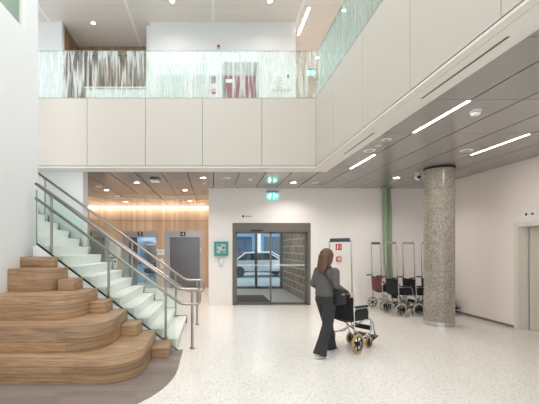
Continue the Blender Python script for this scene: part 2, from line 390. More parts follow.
# ------------------------------------------------------------------ floor
b = MB(); b.box(-7, -8, -.12, XR+.3, YB+.2, 0); b.box(-7, YB+.2, -.12, -.04, YW+2.2, 0); struct(b.build('floor', 'terrazzo', smooth=0))
struct(MB().box(-.04, YB+.2, -.12, XR+.3, 14.1, 0).build('floor_vestibule', 'vest_floor', smooth=0))
pl = [(XL, 3.3), (-1.45, 3.3)]
for k in range(1, 13):
    a = -PI/2+PI/2*k/12; pl.append((-1.45+.98*math.cos(a), 4.72+1.42*math.sin(a)))
pl += [(-.475, 5.64), (XL, 5.64)]
struct(MB().prism(pl, 0, .004, 'Z').build('floor_apron', 'apron', smooth=0))

# ------------------------------------------------------------------ walls
b = MB(); b.box(-3.12, -3.5, 0, XL, 5.62, 5.07); b.box(-3.12, 5.62, 0, XL, 6.03, 9.2); b.box(-3.12, -3.5, 7.9, XL, 5.62, 9.2); struct(b.build('wall_left', 'wall', smooth=0))
wi = struct(empty('window_1', (XL-.07, 2, 5.07)))
MB().box(-.012, -5, .0, .012, 3.6, 2.8).build('pane', 'green_win', wi, smooth=0)
MB().box(-.035, 3.55, .0, .035, 3.62, 2.8).build('window_frame', 'door_trim', wi, smooth=0)
for y in (1.9, .2): MB().box(-.016, y, 0, .016, y+.03, 2.8).build('mullion', 'glass_edge', wi, smooth=0)
struct(MB().box(-7, 7.70, 0, -2.83, 8.0, CZ+.1).build('wall_stair', 'wall', smooth=0))
b = MB()
b.box(-.125, YB, 0, .554, YB+.2, CZ+.1); b.box(2.77, YB, 0, XR+.3, YB+.2, CZ+.1); b.box(.554, YB, 2.33, 2.77, YB+.2, CZ+.1); b.box(-.125, YB+.2, 0, .05, YW, CZ+.1)
struct(b.build('wall_back', 'wall_back', smooth=0))
DY0, DY1, DZ = 6.05, 7.03, 2.05
b = MB(); b.box(XR, -1.5, 0, XR+.3, .2, 9.2); b.box(XR, .2, 3.0, XR+.3, 5.0, 9.2); b.box(XR, 5.0, 0, XR+.3, DY0, 9.2); b.box(XR, DY1, 0, XR+.3, 15.5, 9.2); b.box(XR, DY0, DZ, XR+.3, DY1, 9.2); b.box(XR+.26, DY0, 0, XR+.3, DY1, DZ)
struct(b.build('wall_right', 'wall_right', smooth=0))
b = MB(); b.box(XR-.012, 5.0, .015, XR, DY0-.09, .065); b.box(XR-.012, DY1+.09, .015, XR, YB, .065); struct(b.build('baseboard_right', 'base', smooth=0))
w2 = struct(empty('window_2', (XR+.15, 2.6, 0)))  # unseen glazing, guessed from ceiling reflections, put in to light the left wall
f = MB()
for y in (-2.4, -1.23, -.03, 1.17, 2.34): f.box(-.03, y, 0, .03, y+.06, 3.0)
f.box(-.03, -2.4, 0, .03, 2.4, .06); f.box(-.03, -2.4, 2.94, .03, 2.4, 3.0); f.build('window_frame', 'door_trim', w2, smooth=0)
for y in (-2.34, -1.17, .03, 1.23): MB().box(-.006, y, .06, .006, y+1.11, 2.94).build('pane', 'glass', w2, smooth=0)
struct(MB().box(2.77, YB-.01, .0, XR, YB, .05).build('baseboard_back', 'wall_back', smooth=0))
# oak wall of the lift lobby, with three openings
lifts = [(-5.75, -4.36), (-3.70, -2.25), (-2.00, -.46)]; LZ = 2.31
b = MB(); xs = [-7]+[v for l in lifts for v in l]+[-.125]
for i in range(0, len(xs), 2): b.box(xs[i], YW, 0, xs[i+1], YW+.12, CZ+.25)
for l in lifts: b.box(l[0], YW, LZ, l[1], YW+.12, CZ+.25)
struct(b.build('wall_lobby', 'oak', smooth=0))
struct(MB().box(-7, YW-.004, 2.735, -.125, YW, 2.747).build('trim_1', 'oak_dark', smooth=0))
struct(MB().box(-7.2, 7.7, 0, -7, YW+.1, CZ+.3).build('wall_lobby_side', 'oak', smooth=0))

# ------------------------------------------------------------------ lower ceiling of metal tiles
b = MB(); x0s = [.01+.59*k for k in range(-12, 12)]; ys = [10.05+1.2*k for k in range(-15, 4)]
def tile(x0, x1, y0, y1):
    if x1-x0 > .04 and y1-y0 > .04: b.box(x0, y0, CZ, x1, y1, CZ+.02)
G = .011
for i in range(len(x0s)-1):
    xa, xb = x0s[i]+G, x0s[i+1]-G
    for j in range(len(ys)-1):
        ya, yb = ys[j]+.004, ys[j+1]-.004
        X0, X1 = max(xa, -7), min(xb, XR-.03)
        tile(X0, X1, max(ya, 7.715), min(yb, YB-.012) if xa > -.13 else yb)
        if xb > 2.5: tile(max(X0, 2.485), X1, ya, min(yb, 7.705))
    xa2 = xa
for i in range(len(x0s)-1):
    xa, xb = x0s[i]+G, x0s[i+1]-G
    if xa < -.15: tile(max(xa, -7), min(xb, -.14), 13.654, 14.2)
ceil = struct(b.build('ceiling', 'ceil', smooth=0))
b = MB(); b.box(-7, 7.5, CZ+.06, XR, 14.25, CZ+.08); b.box(2.2, -8, CZ+.06, XR, 7.5, CZ+.08)
b.build('void', 'groove', ceil, smooth=0)
struct(MB().box(-7, 14.21, CZ-.01, -.13, 14.235, CZ+.3).build('trim_2', 'soffit', smooth=0))

# ------------------------------------------------------------------ balcony fascia
bal = struct(empty('wall_balcony', (0, YF, 3.3)))
jx = [-4.99, -3.79, -2.59, -1.39, -.218, 1.004, XF]
def bpart(mb, name, m):
    bmesh.ops.translate(mb.bm, vec=(0, -YF, -3.3), verts=mb.bm.verts); return mb.build(name, m, bal, smooth=0)
for a, c in zip(jx[:-1], jx[1:]): bpart(MB().box(a+.004, YF, 3.314, c-.004, YF+.03, 4.70), 'fascia_panel', 'fascia')
jy = [YF, 6.22, 5.02, 3.80, 2.60, 1.40, .2, -1.0, -2.2, -3.4]
for a, c in zip(jy[:-1], jy[1:]): bpart(MB().box(XF, c+.004, 3.314, XF+.03, a-.004 if a < YF else a+.03, 4.70), 'fascia_panel', 'fascia')
bb = MB(); bb.box(-7, YF+.03, 3.30, XF+.04, YF+.10, 4.66); bb.box(XF+.03, -8, 3.30, XF+.10, YF+.1, 4.66); bpart(bb, 'backing', 'groove')
bb = MB(); bb.box(-7, YF, 4.70, XF+.1, YF+.10, 4.712); bb.box(XF, -8, 4.70, XF+.10, YF+.1, 4.712); bpart(bb, 'coping', 'base')
bb = MB(); bb.box(-7, YF+.10, 3.45, XR, 15.4, UF); bb.box(XF+.10, -8, 3.45, XR, YF+.1, UF); struct(bb.build('floor_upper', 'soffit', smooth=0))
bb = MB(); bb.box(-7, YF, 3.275, XF+.08, 7.70, 3.300); bb.box(XF, -8, 3.275, XF+.08, YF, 3.300); bb.box(XF+.084, -8, 3.275, 2.463, 7.70, 3.300)
struct(bb.build('trim_3', 'soffit', smooth=0))
for ya, yb in ((5.08, 6.24), (2.77, 3.92), (.5, 1.65)):
    if ya < 1: continue
    t = thing('slot_diffuser', 'dark air slot in the white soffit edge, ' + ('the farther one, by the balcony corner' if ya > 5 else 'the nearer one, above the long ceiling light'), 'air vent', (2.312, (ya+yb)/2, 3.275), 0, 'air slots in the soffit')
    h = (yb-ya)/2
    MB().box(-.007, -h, -.002, .007, h, .004).build('slot', 'groove', t, smooth=0)
    bb = MB(); bb.box(-.011, -h-.004, -.003, -.007, h+.004, .002); bb.box(.007, -h-.004, -.003, .011, h+.004, .002); bb.build('slot_frame', 'grey', t, smooth=0)

# glass balustrades
fb = thing('glass_balustrade', 'glass balcony railing with white blade pattern along the back edge of the atrium', 'balustrade', (0, YF+.05, 4.712))
jx2 = [-5.0, -3.79, -2.59, -1.39, -.19, 1.0, 2.14]
for a, c in zip(jx2[:-1], jx2[1:]):
    g = MB().box(a+.004, -.006, 0, c-.004, .006, .985).build('glass_panel', 'glass_film', fb, smooth=0)
    MB().box(a+.004, -.006, .985, c-.004, .006, .993).build('glass_rim', 'glass_edge', g, smooth=0)
rb = thing('glass_balustrade', 'greenish glass balcony railing running forward above the grey ceiling', 'balustrade', (XF+.05, 0, 4.712))
jy2 = [7.30, 5.95, 4.80, 3.6, 2.4, 1.2, 0, -1.2]
for a, c in zip(jy2[:-1], jy2[1:]):
    g = MB().box(-.006, c+.005, 0, .006, a-.005, .985).build('glass_panel', 'glass_green', rb, smooth=0)
    MB().box(-.006, c+.005, .985, .006, a-.005, .993).build('glass_rim', 'glass_edge', g, smooth=0)

# ------------------------------------------------------------------ upper floor
struct(MB().box(-1.60, 9.0, UF, 2.10, 9.15, UC).build('wall_upper', 'wall', smooth=0))
struct(MB().box(-7, 9.0, UF, -3.84, 9.15, UC).build('wall_upper_left', 'wall', smooth=0))
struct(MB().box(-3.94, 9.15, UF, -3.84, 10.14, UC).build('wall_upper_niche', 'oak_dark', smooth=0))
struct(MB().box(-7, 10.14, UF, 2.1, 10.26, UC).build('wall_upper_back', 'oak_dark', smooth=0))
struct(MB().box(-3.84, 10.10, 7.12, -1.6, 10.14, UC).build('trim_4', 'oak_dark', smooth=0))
struct(MB().box(-1.72, 9.15, UF, -1.6, 10.14, UC).build('wall_upper_partition', 'wall', smooth=0))
struct(MB().box(2.1, 12.2, UF, XR, 12.3, UC).build('wall_upper_hall', 'wall_right', smooth=0))
struct(MB().box(2.0, 9.15, UF, 2.1, 12.2, UC).build('wall_upper_hall_side', 'wall_right', smooth=0))
b = MB(); b.box(-7, YF+.05, UC, XR, 12.3, UC+.1); b.box(2.2, -8, UC, XR, YF+.05, UC+.1)
cu = struct(b.build('ceiling_upper', 'ceil_up', smooth=0))
for x in (-4.15, -2.05, 0.0, 2.12): MB().box(x-.035, YF+.05, UC-.006, x+.035, 9.0 if -1.7 < x < 2.1 else 10.1, UC).build('seam', 'white', cu, smooth=0)
# white desk front in the niche
d = thing('reception_desk', 'low white counter in the upper niche behind the patterned glass', 'counter', (-2.47, 9.55, UF))
MB().box(-.93, -.1, 0, .73, .1, 1.62).build('front', 'white', d, smooth=0)
MB().box(-.95, -.16, 1.62, .74, .2, 1.65).build('worktop', 'soffit', d, smooth=0)
dk = struct(empty('door_2', (0, 9.0, UF)))
MB().box(.235, -.03, 0, 1.15, .0, 2.08).build('door_frame', 'up_grey', dk, smooth=0)
MB().box(.30, -.045, 0, 1.09, -.03, 1.72).build('door_leaf', 'up_red', dk, smooth=0)
MB().box(.32, -.05, 1.55, .55, -.045, 1.64).build('door_sign', 'paper', dk, smooth=0)
MB().box(1.0, -.085, .95, 1.05, -.045, 1.0).build('door_handle', 'steel', dk, smooth=0)
dk = struct(empty('door_3', (0, 9.0, UF)))
MB().box(-1.42, -.02, 0, -.10, 0, 2.10).build('door_frame', 'soffit', dk, smooth=0)
for a in (-1.38, -.74): MB().box(a, -.035, 0, a+.61, -.02, 2.04).build('door_leaf', 'up_pale', dk, smooth=0)
MB().box(-.80, -.06, .9, -.775, -.035, 1.2).build('door_handle', 'steel', dk, smooth=0)
t = thing('wall_plan', 'pale framed floor plan on the upper wall behind the glass railing', 'wall sign', (1.74, 8.99, 5.85))
MB().box(-.24, -.015, -.21, .24, .01, .21).build('board', 'paper', t, smooth=0)
bb = MB()
for k in range(7): bb.box(-.2, -.018, -.17+k*.045, -.2+random.uniform(.15, .34), -.015, -.163+k*.045)
bb.build('plan_marking', 'grey', t, smooth=0)
MB().box(.14, -.02, .08, .19, -.015, .17).build('plan_key', 'teal', t, smooth=0)
t = thing('wall_intercom', 'small dark wall intercom beside the maroon upper door', 'intercom', (.02, 8.99, 5.9), 0)
MB().box(-.06, -.03, -.08, .06, .01, .08, .008).build('case', 'grey', t); MB().box(-.04, -.034, -.05, .04, -.03, .05).build('screen', 'up_red', t, smooth=0)
t = thing('wall_call_point', 'small red call point below the intercom by the maroon upper door', 'call point', (.02, 8.99, 5.6))
MB().box(-.05, -.03, -.05, .05, .01, .05, .008).build('case', 'red', t); MB().box(-.03, -.034, -.02, .03, -.03, .02).build('window', 'paper', t, smooth=0)
t = thing('alarm_beacon', 'small red and white alarm beacon high on the upper wall above the door', 'alarm', (.14, 8.99, 6.72))
MB().lathe([(0, 0), (.05, 0), (.05, .03), (0, .03)], 16, Matrix.Rotation(PI/2, 4, 'X')).build('base', 'white', t)
MB().ball((0, -.05, 0), .035).build('dome', 'red', t)

# ------------------------------------------------------------------ lights
def downlight(x, y, z, label, grp, r=.08, power=10):
    t = thing('ceiling_downlight', label, 'ceiling light', (x, y, z), 0, grp)
    MB().lathe([(r*.80, .012), (r*.80, -.004), (r*1.05, -.006), (r*1.12, -.001), (r*1.12, .012)], 28).build('ring', 'white', t)
    MB().lathe([(0, -.002), (r*.8, -.002), (r*.8, .006), (0, .006)], 28).build('lens', 'lamp', t)
    ld = bpy.data.lights.new('downlight_beam', 'AREA'); ld.shape = 'DISK'; ld.size = r*1.5; ld.energy = power; ld.color = (1, .95, .89); ld.spread = 2.4
    lo = bpy.data.objects.new('downlight_beam', ld); COL.objects.link(lo); lo.parent = t; lo.location = (0, 0, -.012)
    return t
low = [(-1.98, 9.2, 'round lit downlight in the lobby ceiling, halfway along, second from the stair'), (-3.13, 10.4, 'round lit downlight in the lobby ceiling nearest the white stair wall'),
       (-3.2, 13.0, 'round lit downlight near the glowing oak wall on the stair side'), (-.24, 8.57, 'large bright downlight at the corner of lobby and white back wall'),
       (-.82, 10.4, 'round lit downlight in the lobby ceiling in line with the closed lift'), (-.83, 12.8, 'round lit downlight close to the glowing oak wall by the closed lift'),
       (2.09, 9.2, 'round lit downlight right of the green exit sign above the sliding door'), (4.44, 8.57, 'round lit downlight above the parked wheelchairs and green cloth')]
low[6] = (2.09, 9.2, 'round lit downlight in grey tiles beside the exit sign above the sliding door')
for x, y, l in low: downlight(x, y, CZ, l, 'lit downlights in the lower ceiling')
for x, y, l in [(-3.06, 9.05, 'lit downlight in the upper ceiling before the oak niche'), (-.95, 8.25, 'lit downlight in the upper ceiling between the two white seams over the plain wall'),
                (1.33, 8.25, 'lit downlight in the upper ceiling over the framed plan'), (3.14, 8.55, 'lit downlight in the upper hall ceiling, seen just over the forward glass railing'), (3.14, 10.7, 'lit downlight deep in the upper hall, beyond the plain white wall')]:
    downlight(x, y, UC, l, 'lit downlights in the upper ceiling', .062, 22 if x > 2 else 3)
def linear(x, y0, y1, label):
    t = thing('linear_light', label, 'ceiling light', (x, (y0+y1)/2, CZ), 0, 'recessed strip lights in the grey ceiling'); h = (y1-y0)/2
    MB().box(-.02, -h, -.006, .02, h, .0).build('diffuser', 'strip', t, smooth=0)
    bb = MB(); bb.box(-.026, -h-.006, -.004, -.02, h+.006, .02); bb.box(.02, -h-.006, -.004, .026, h+.006, .02); bb.box(-.02, -h-.006, -.004, .02, -h, .02); bb.box(-.02, h, -.004, .02, h+.006, .02)
    bb.build('housing', 'white', t, smooth=0)
    ld = bpy.data.lights.new('strip_beam', 'AREA'); ld.shape = 'RECTANGLE'; ld.size = .04; ld.size_y = 2*h; ld.energy = 9; ld.color = (1, .94, .86)
    lo = bpy.data.objects.new('strip_beam', ld); COL.objects.link(lo); lo.parent = t; lo.location = (0, 0, -.02)
linear(2.95, 4.08, 5.20, 'longest bright strip light, in the grey ceiling before the concrete column')
linear(2.94, 6.45, 7.57, 'short-looking strip light farthest back, near the balcony corner')
linear(4.71, 5.28, 6.45, 'strip light in the grey ceiling above the floor beside the cream wall')
cv = thing('cove_light', 'long glowing light slot along the top of the oak lift wall', 'cove light', (-3.55, 14.36, CZ+.1))
MB().box(-3.4, -.05, 0, 3.4, .05, .02).build('tube', 'cove', cv, smooth=0)
MB().box(-3.42, -.12, .025, 3.42, .13, .04).build('tray', 'soffit', cv, smooth=0)
t = thing('linear_light', 'slim bright strip light in the upper ceiling beside the plain white wall', 'ceiling light', (2.30, 9.02, UC))
MB().box(-.025, -.54, -.01, .025, .54, 0).build('diffuser', 'strip', t, smooth=0)
bb = MB(); bb.box(-.03, -.55, -.006, -.025, .55, 0); bb.box(.025, -.55, -.006, .03, .55, 0); bb.build('housing', 'white', t, smooth=0)

# ceiling devices
def disc(name, x, y, label, cat, r=.1, grp=None, h=.012):
    t = thing(name, label, cat, (x, y, CZ), 0, grp)
    MB().lathe([(r, .0), (r, -h*.6), (r*.93, -h), (0, -h)], 28).build('cover', 'white', t)
    MB().lathe([(r*.55, -h-.0015), (r*.6, -h-.0015), (r*.6, -h+.001), (r*.55, -h+.001)], 24).build('ring', 'grey', t)
    return t
sp = 'round ceiling speakers'
disc('ceiling_speaker', .33, 8.57, 'white round ceiling speaker at the front of the tiles beside the lobby corner downlight', 'speaker', .1, sp)
disc('ceiling_speaker', 2.67, 9.2, 'white round ceiling speaker between the lit downlight and the balcony corner', 'speaker', .1, sp)
disc('ceiling_speaker', 2.72, 6.16, 'white round ceiling speaker in a row of three, at the far end of the row', 'speaker', .1, sp)
disc('ceiling_speaker', 2.72, 5.55, 'white round ceiling disc in a row of three, end close to the long strip light', 'speaker', .075, sp)
disc('ceiling_speaker', 4.41, 6.16, 'white round ceiling speaker at the far end of the strip light by the column', 'speaker', .1, sp)
disc('ceiling_speaker', -3.15, 9.78, 'white round ceiling speaker in the lobby near the stair wall downlight', 'speaker', .1, sp)
disc('ceiling_speaker', -3.14, 11.57, 'white round ceiling speaker deep in the lobby between two downlights', 'speaker', .1, sp)
sk = 'small sprinkler covers'
for x, y, l in [(2.73, 5.86, 'tiny white sprinkler cover between the two larger ceiling discs'), (3.29, 8.6, 'small white sprinkler cover in the grey tiles beyond the farthest strip light'),
                (-.21, 9.2, 'small white sprinkler cover just behind the lobby corner downlight')]:
    disc('sprinkler_cover', x, y, l, 'sprinkler', .045, sk, .02)
def detector(x, y, label, k=1.0):
    t = thing('smoke_detector', label, 'smoke detector', (x, y, CZ), 0, 'smoke detectors')
    MB().lathe([(.065*k, 0), (.065*k, -.015*k), (.05*k, -.02*k), (0, -.02*k)], 24).build('base', 'white', t)
    bb = MB().lathe([(.05*k, -.028*k), (.055*k, -.034*k), (.045*k, -.052*k), (.02*k, -.06*k), (0, -.06*k)], 24)
    for a in range(8): bb.box(-.004*k, .042*k, -.032*k, .004*k, .05*k, -.018*k, mtx=Matrix.Rotation(a*PI/4, 4, 'Z'))
    bb.build('dome', 'white', t)
    MB().lathe([(.046*k, -.02*k), (.046*k, -.03*k), (0, -.03*k)], 20).build('chamber', 'ink', t)
detector(.92, 8.63, 'small white smoke detector in the grey tiles before the exit sign')
detector(3.25, 4.38, 'large white smoke detector beside the near end of the longest strip light', 1.05)
t = thing('access_point', 'white box with dark band on the lobby ceiling', 'ceiling device', (-1.41, 8.65, CZ))
MB().box(-.12, -.12, -.04, .12, .12, 0, .01).build('base', 'door_frame', t); MB().box(-.115, -.115, -.085, .115, .115, -.04, .02).build('cover', 'white', t)
t = thing('security_camera', 'white dome camera on the ceiling beside the concrete column', 'camera', (4.62, 7.98, CZ))
MB().lathe([(.06, 0), (.06, -.03), (.03, -.05), (0, -.05)], 20).build('bracket', 'white', t)
MB().ball((0, 0, -.1), .075).build('housing', 'white', t); MB().ball((-.01, -.055, -.115), .042).build('lens', 'black', t)

# ------------------------------------------------------------------ column
c = thing('concrete_column', 'round polished concrete column with a steel ring at its foot', 'column', (4.79, 7.50, 0))
MB().lathe([(.283, 0), (.283, 3.28), (0, 3.28)], 64).build('shaft', 'concrete', c)
MB().lathe([(.285, 0), (.292, .002), (.292, .095), (.285, .097)], 64).build('base_ring', 'chrome', c)
MB().lathe([(.26, 3.275), (.298, 3.275), (.298, 3.295), (.26, 3.335)], 64).build('collar', 'groove', c)

# ------------------------------------------------------------------ wooden stepped seat
R = .33
st = thing('stepped_seating', 'oak stepped seating with rounded corners against the white wall beside the stairs', 'stepped seat', (XL, 5.6, 0))
def spart(mb, name):
    bmesh.ops.translate(mb.bm, vec=(-XL, -5.6, 0), verts=mb.bm.verts); return mb.build(name, 'wood', st, smooth=30)
for k, (xr, yf, rx, ry) in enumerate([(-.90, 4.19, .46, .50), (-1.35, 4.38, .34, .52), (-1.82, 4.70, .34, .50), (-2.29, 5.13, .30, .40)]):
    poly = [(XL+.004, 5.598), (XL+.004, yf), (xr-rx, yf)]
    for i in range(1, 14):
        a = PI/2*i/14; poly.append((xr-rx+rx*math.sin(a), yf+ry-ry*math.cos(a)))
    poly += [(xr, yf+ry), (xr, 5.598)]
    spart(MB().prism(poly, R*k, R*(k+1), 'Z', .006), 'tier')
for k in range(4):
    xa, xb = [-.90, -1.35, -1.82, -2.29][k], -.645-.47*k
    spart(MB().box(xa+.002, 5.16+.02*k, R*k+.001, xb, 5.597, R*k+R/2, .004), 'step_block')
spart(MB().box(XL+.004, 5.46, 4*R+.001, -2.45, 5.597, 4*R+.165, .004), 'step_block')

# ------------------------------------------------------------------ staircase
RI, TR, X0 = .165, .2285, -.585
stair = thing('staircase', 'pale terrazzo staircase rising behind the oak seating', 'staircase', (X0, 6.65, 0))
def tpart(mb, name, m, sm=0):
    bmesh.ops.translate(mb.bm, vec=(-X0, -6.65, 0), verts=mb.bm.verts); return mb.build(name, m, stair, smooth=sm)
NS = 18
for i in range(NS):
    xa, xb = X0-TR*i, X0-TR*(i+1)
    y0 = 5.655 if xb > XL-.0 else 6.04
    tpart(MB().prism([(xb-.005, max(0, RI*(i-1))), (xa, max(0, RI*(i-1))), (xa-.002, RI*i), (xa+.018, RI*(i+1)), (xb-.005, RI*(i+1))], y0, 7.60), 'step', 'stair')
pf = [(X0+.03, 0)]
for i in range(NS): pf += [(X0-TR*i+.03, RI*(i+1)+.010), (X0-TR*(i+1)+.03, RI*(i+1)+.010)]
pf += [(X0-TR*NS, 0)]
tpart(MB().prism(pf, 7.60, 7.615), 'side_trim', 'base')
ch = lambda x: 1.675*(-.60-x)/2.2
side = [(-.60, 0), (-2.80, 1.675), (-2.80, 0)]
tpart(MB().prism(side, 5.603, 5.652), 'stringer', 'wall')

# ------------------------------------------------------------------ railings
def rail(name, label, y, ax, az, bx, bz, kx, kz, posts, endx, xend):
    t = thing(name, label, 'stair railing', (kx, y, 0)); O = Vector((kx, y, 0)); T = lambda *p: Vector(p)-O
    s = (bz-az)/(bx-ax); top = lambda x: az+s*(x-ax)
    D = .235
    MB().tube([T(bx, y, bz), T(kx, y, kz), T(xend, y, kz), T(xend, y, kz-D), T(kx+.02, y, kz-D), T(bx, y, bz-D)], .023, 14, .07).build('handrail', 'steel', t)
    for x in posts:
        i = int((X0-x)/TR); zb = RI*(i+1); p = MB().cyl(T(x, y, zb), T(x, y, top(x)-.02), .02)
        p.cyl(T(x, y, zb), T(x, y, zb+.012), .042); pp = p.build('post', 'steel', t)
        MB().cyl(T(x, y, top(x)-D-.05), T(x-.03, y-.035, top(x)-D), .009).build('bracket', 'steel', pp); MB().cyl(T(x, y, top(x)-.07), T(x-.03, y-.03, top(x)-.01), .009).build('bracket', 'steel', pp)
    p = MB().cyl(T(endx, y, 0), T(endx, y, kz-.01), .021).cyl(T(endx, y, 0), T(endx, y, .012), .045); p.build('post', 'steel', t)
    return t, T
t, T = rail('stair_railing', 'double steel handrail with glass on the near side of the stairs, by the oak seating', 5.70, -.774, 1.127, -2.86, 2.66, -.53, .955, (-.76, -1.68, -2.60), -.335, -.215)
g = MB().prism([(-.60+.53, .02), (-.60+.53, .87), (-2.80+.53, 2.545), (-2.80+.53, 1.69)], 5.622-5.70, 5.634-5.70); g.build('glass_panel', 'glass_stair', t, smooth=0)
MB().prism([(-.56+.53, -.0), (-.60+.53, .03), (-2.80+.53, 1.70), (-2.80+.53, 1.668)], 5.606-5.70, 5.650-5.70).build('glass_channel', 'groove', t, smooth=0)
MB().prism([(-2.80+.53, 1.69), (-2.80+.53, 2.545), (-2.812+.53, 2.555), (-2.812+.53, 1.69)], 5.621-5.70, 5.635-5.70).build('glass_rim', 'glass_edge', t, smooth=0)
t, T = rail('stair_railing', 'double steel handrail on the far side of the stairs, by the lift lobby', 7.48, -.571, .943, -3.75, 3.24, -.571, .943, (-.79, -1.71, -2.63, -3.55), -.335, -.19)
g = MB().prism([(-.62+.571, .05), (-.62+.571, .80), (-3.6+.571, 2.96), (-3.6+.571, 2.22)], 7.54-7.48, 7.55-7.48); g.build('glass_panel', 'glass_stair', t, smooth=0)

# ------------------------------------------------------------------ lifts
digits = {'4': [[(.012, -.03), (.012, .03), (-.022, -.012), (.024, -.012)]], '5': [[(.02, .03), (-.016, .03), (-.018, .004), (.006, .006), (.02, -.008), (.012, -.026), (-.018, -.03)]],
          '6': [[(.014, .03), (-.01, .018), (-.018, -.012), (-.006, -.03), (.014, -.026), (.018, -.008), (.004, .004), (-.016, -.006)]]}
lab = ['steel lift seen behind the stair rail, nearest the white stair wall', 'steel lift with its door standing open on a bright cabin', 'closed steel lift at the end of the oak wall by the white wall']
for n_, (xa, xb) in enumerate(lifts):
    cx = (xa+xb)/2; hw = (xb-xa)/2
    t = thing('elevator', lab[n_], 'lift', (cx, YW, 0), 0, 'lifts in the oak wall')
    ol, orr = -hw+.23, hw-.08; H = 2.06
    f = MB(); f.box(-hw, -.02, 0, ol, .14, LZ); f.box(orr, -.02, 0, hw, .14, LZ); f.box(ol, -.02, H, orr, .14, LZ); f.build('frame', 'lift_steel', t, smooth=0)
    MB().box(ol, -.01, 0, orr, .3, .012).build('sill', 'door_frame', t, smooth=0)
    if n_ != 1:
        mid = (ol+orr)/2+.1
        MB().box(ol+.004, .08, .014, mid-.003, .11, H).build('door_leaf', 'lift_door', t, smooth=0); MB().box(mid+.003, .07, .014, orr-.004, .10, H).build('door_leaf', 'lift_door', t, smooth=0)
        MB().box(ol, .11, 0, orr, .13, H).build('back_panel', 'groove', t, smooth=0)
    else:
        MB().box(ol+.004, .08, .014, ol+.36, .11, H).build('door_leaf', 'lift_door', t, smooth=0)
        cb = MB(); cb.box(-hw, .3, 0, hw, 2.0, .01); cb.build('cabin_floor', 'vest_floor', t, smooth=0)
        cb = MB(); cb.box(-hw, .15, .01, -hw+.04, 2.0, 2.25); cb.box(hw-.04, .15, .01, hw, 2.0, 2.25); cb.box(-hw, 1.96, .01, hw, 2.0, .9); cb.box(-hw, 1.96, 1.95, hw, 2.0, 2.25); cb.build('cabin_wall', 'ext_wall', t, smooth=0)
        MB().box(-hw+.04, 1.97, .9, hw-.04, 1.985, 1.95).build('cabin_mirror', 'chrome', t, smooth=0)
        MB().box(-hw, .15, 2.25, hw, 2.0, 2.3).build('cabin_ceiling', 'soffit', t, smooth=0)
        MB().box(-.35, .5, 2.235, .35, 1.6, 2.25).build('cabin_lamp', 'strip', t, smooth=0)
        MB().tube([(-hw+.06, 1.93, .92), (hw-.06, 1.93, .92)], .02).build('cabin_rail', 'black', t)
    s = MB().box(-.10, -.026, 2.105, .10, -.02, 2.285).build('number_plate', 'black_sign', t, smooth=0)
    strokes(MB(), [[(u*1.9, v*1.9) for u, v in p_] for p_ in digits['654'[n_]]], .022, lambda u, v, d: (u, -.028+d, 2.195+v)).build('number', 'paper', s, smooth=0)
    MB().box(orr+.02, -.03, 1.5, orr+.06, -.02, 1.6).build('indicator', 'white', t, smooth=0)
t = thing('notice_board', 'white notice board with teal tab on the oak wall beside the open lift', 'notice board', (-4.03, YW, 1.58))
MB().box(-.27, -.03, -.33, .24, 0, .30).build('board', 'paper', t, smooth=0)
bb = MB()
for k in range(6): bb.box(-.2, -.033, -.2+k*.07, -.2+random.uniform(.2, .36), -.03, -.19+k*.07)
bb.build('text_line', 'grey', t, smooth=0)
MB().box(.0, -.035, .24, .2, -.03, .34).build('tab', 'teal', t, smooth=0); MB().box(-.27, -.06, -.38, .24, 0, -.33).build('ledge', 'ink', t, smooth=0)
for x, y_, l in [(-4.0, 1.0, 'white lift call panel with dark display under the notice board'), (-2.10, .98, 'white lift call panel between the open lift and the closed lift')]:
    t = thing('call_panel', l, 'call panel', (x, YW, y_), 0, 'lift call panels')
    MB().box(-.07, -.025, -.2, .07, 0, .2, .008).build('plate', 'white', t); MB().box(-.035, -.029, .02, .035, -.025, .12).build('display', 'ink', t, smooth=0); MB().box(-.02, -.032, -.09, .02, -.025, -.05).build('button', 'steel', t, smooth=0)
t = thing('wall_sign', 'small white sign on the oak wall between open and closed lifts', 'sign', (-2.125, YW-.02, 1.45))
MB().box(-.14, -.006, -.11, .14, 0, .11).build('plate', 'paper', t, smooth=0)
bb = MB(); bb.box(-.1, -.008, .02, .02, -.006, .04); bb.box(-.1, -.008, -.03, .06, -.006, -.015); bb.build('text_line', 'grey', t, smooth=0)

# ------------------------------------------------------------------ sliding entrance door
dr = struct(empty('door_1', (.554, YB, 0))); W = 2.77-.554; H = 2.33
dr['label'] = 'grey framed automatic glass sliding door in the white back wall'
f = MB(); f.box(0, -.015, 0, .085, .16, H); f.box(W-.085, -.015, 0, W, .16, H); f.box(.085, -.015, 2.08, W-.085, .16, H); f.build('door_frame', 'door_frame', dr, smooth=0)
f = MB(); f.box(.085, 0, 0, W-.085, .16, .012); f.build('threshold', 'door_frame', dr, smooth=0)
def leaf(x0, x1, y, label):
    L = MB(); L.box(x0, y, .012, x0+.045, y+.04, 2.08); L.box(x1-.045, y, .012, x1, y+.04, 2.08); L.box(x0, y, .012, x1, y+.04, .06); L.box(x0, y, 2.03, x1, y+.04, 2.08)
    o = L.build('door_leaf', 'door_frame', dr, smooth=0)
    MB().box(x0+.045, y+.015, .06, x1-.045, y+.025, 2.03).build('glass_panel', 'glass_door', o, smooth=0)
    MB().box(x0+.045, y+.010, 1.10, x1-.045, y+.014, 1.16).build('manifestation_band', glass_band, o, smooth=0)
glass_band = glass_mat('frosted_band', (1,1,1,1), .06, 0, 1, .22)
leaf(.085, 1.115, .03, ''); leaf(1.075, W-.085, .085, '')
MB().box(.52, -.05, 2.10, .86, -.015, 2.135, .008).build('sensor', 'black', dr)
t = thing('door_sign', 'long white sign with small dark symbol above the sliding door', 'sign', (1.12, YB, 2.52))
MB().box(-.34, -.008, -.085, .34, 0, .085).build('plate', 'paper', t, smooth=0)
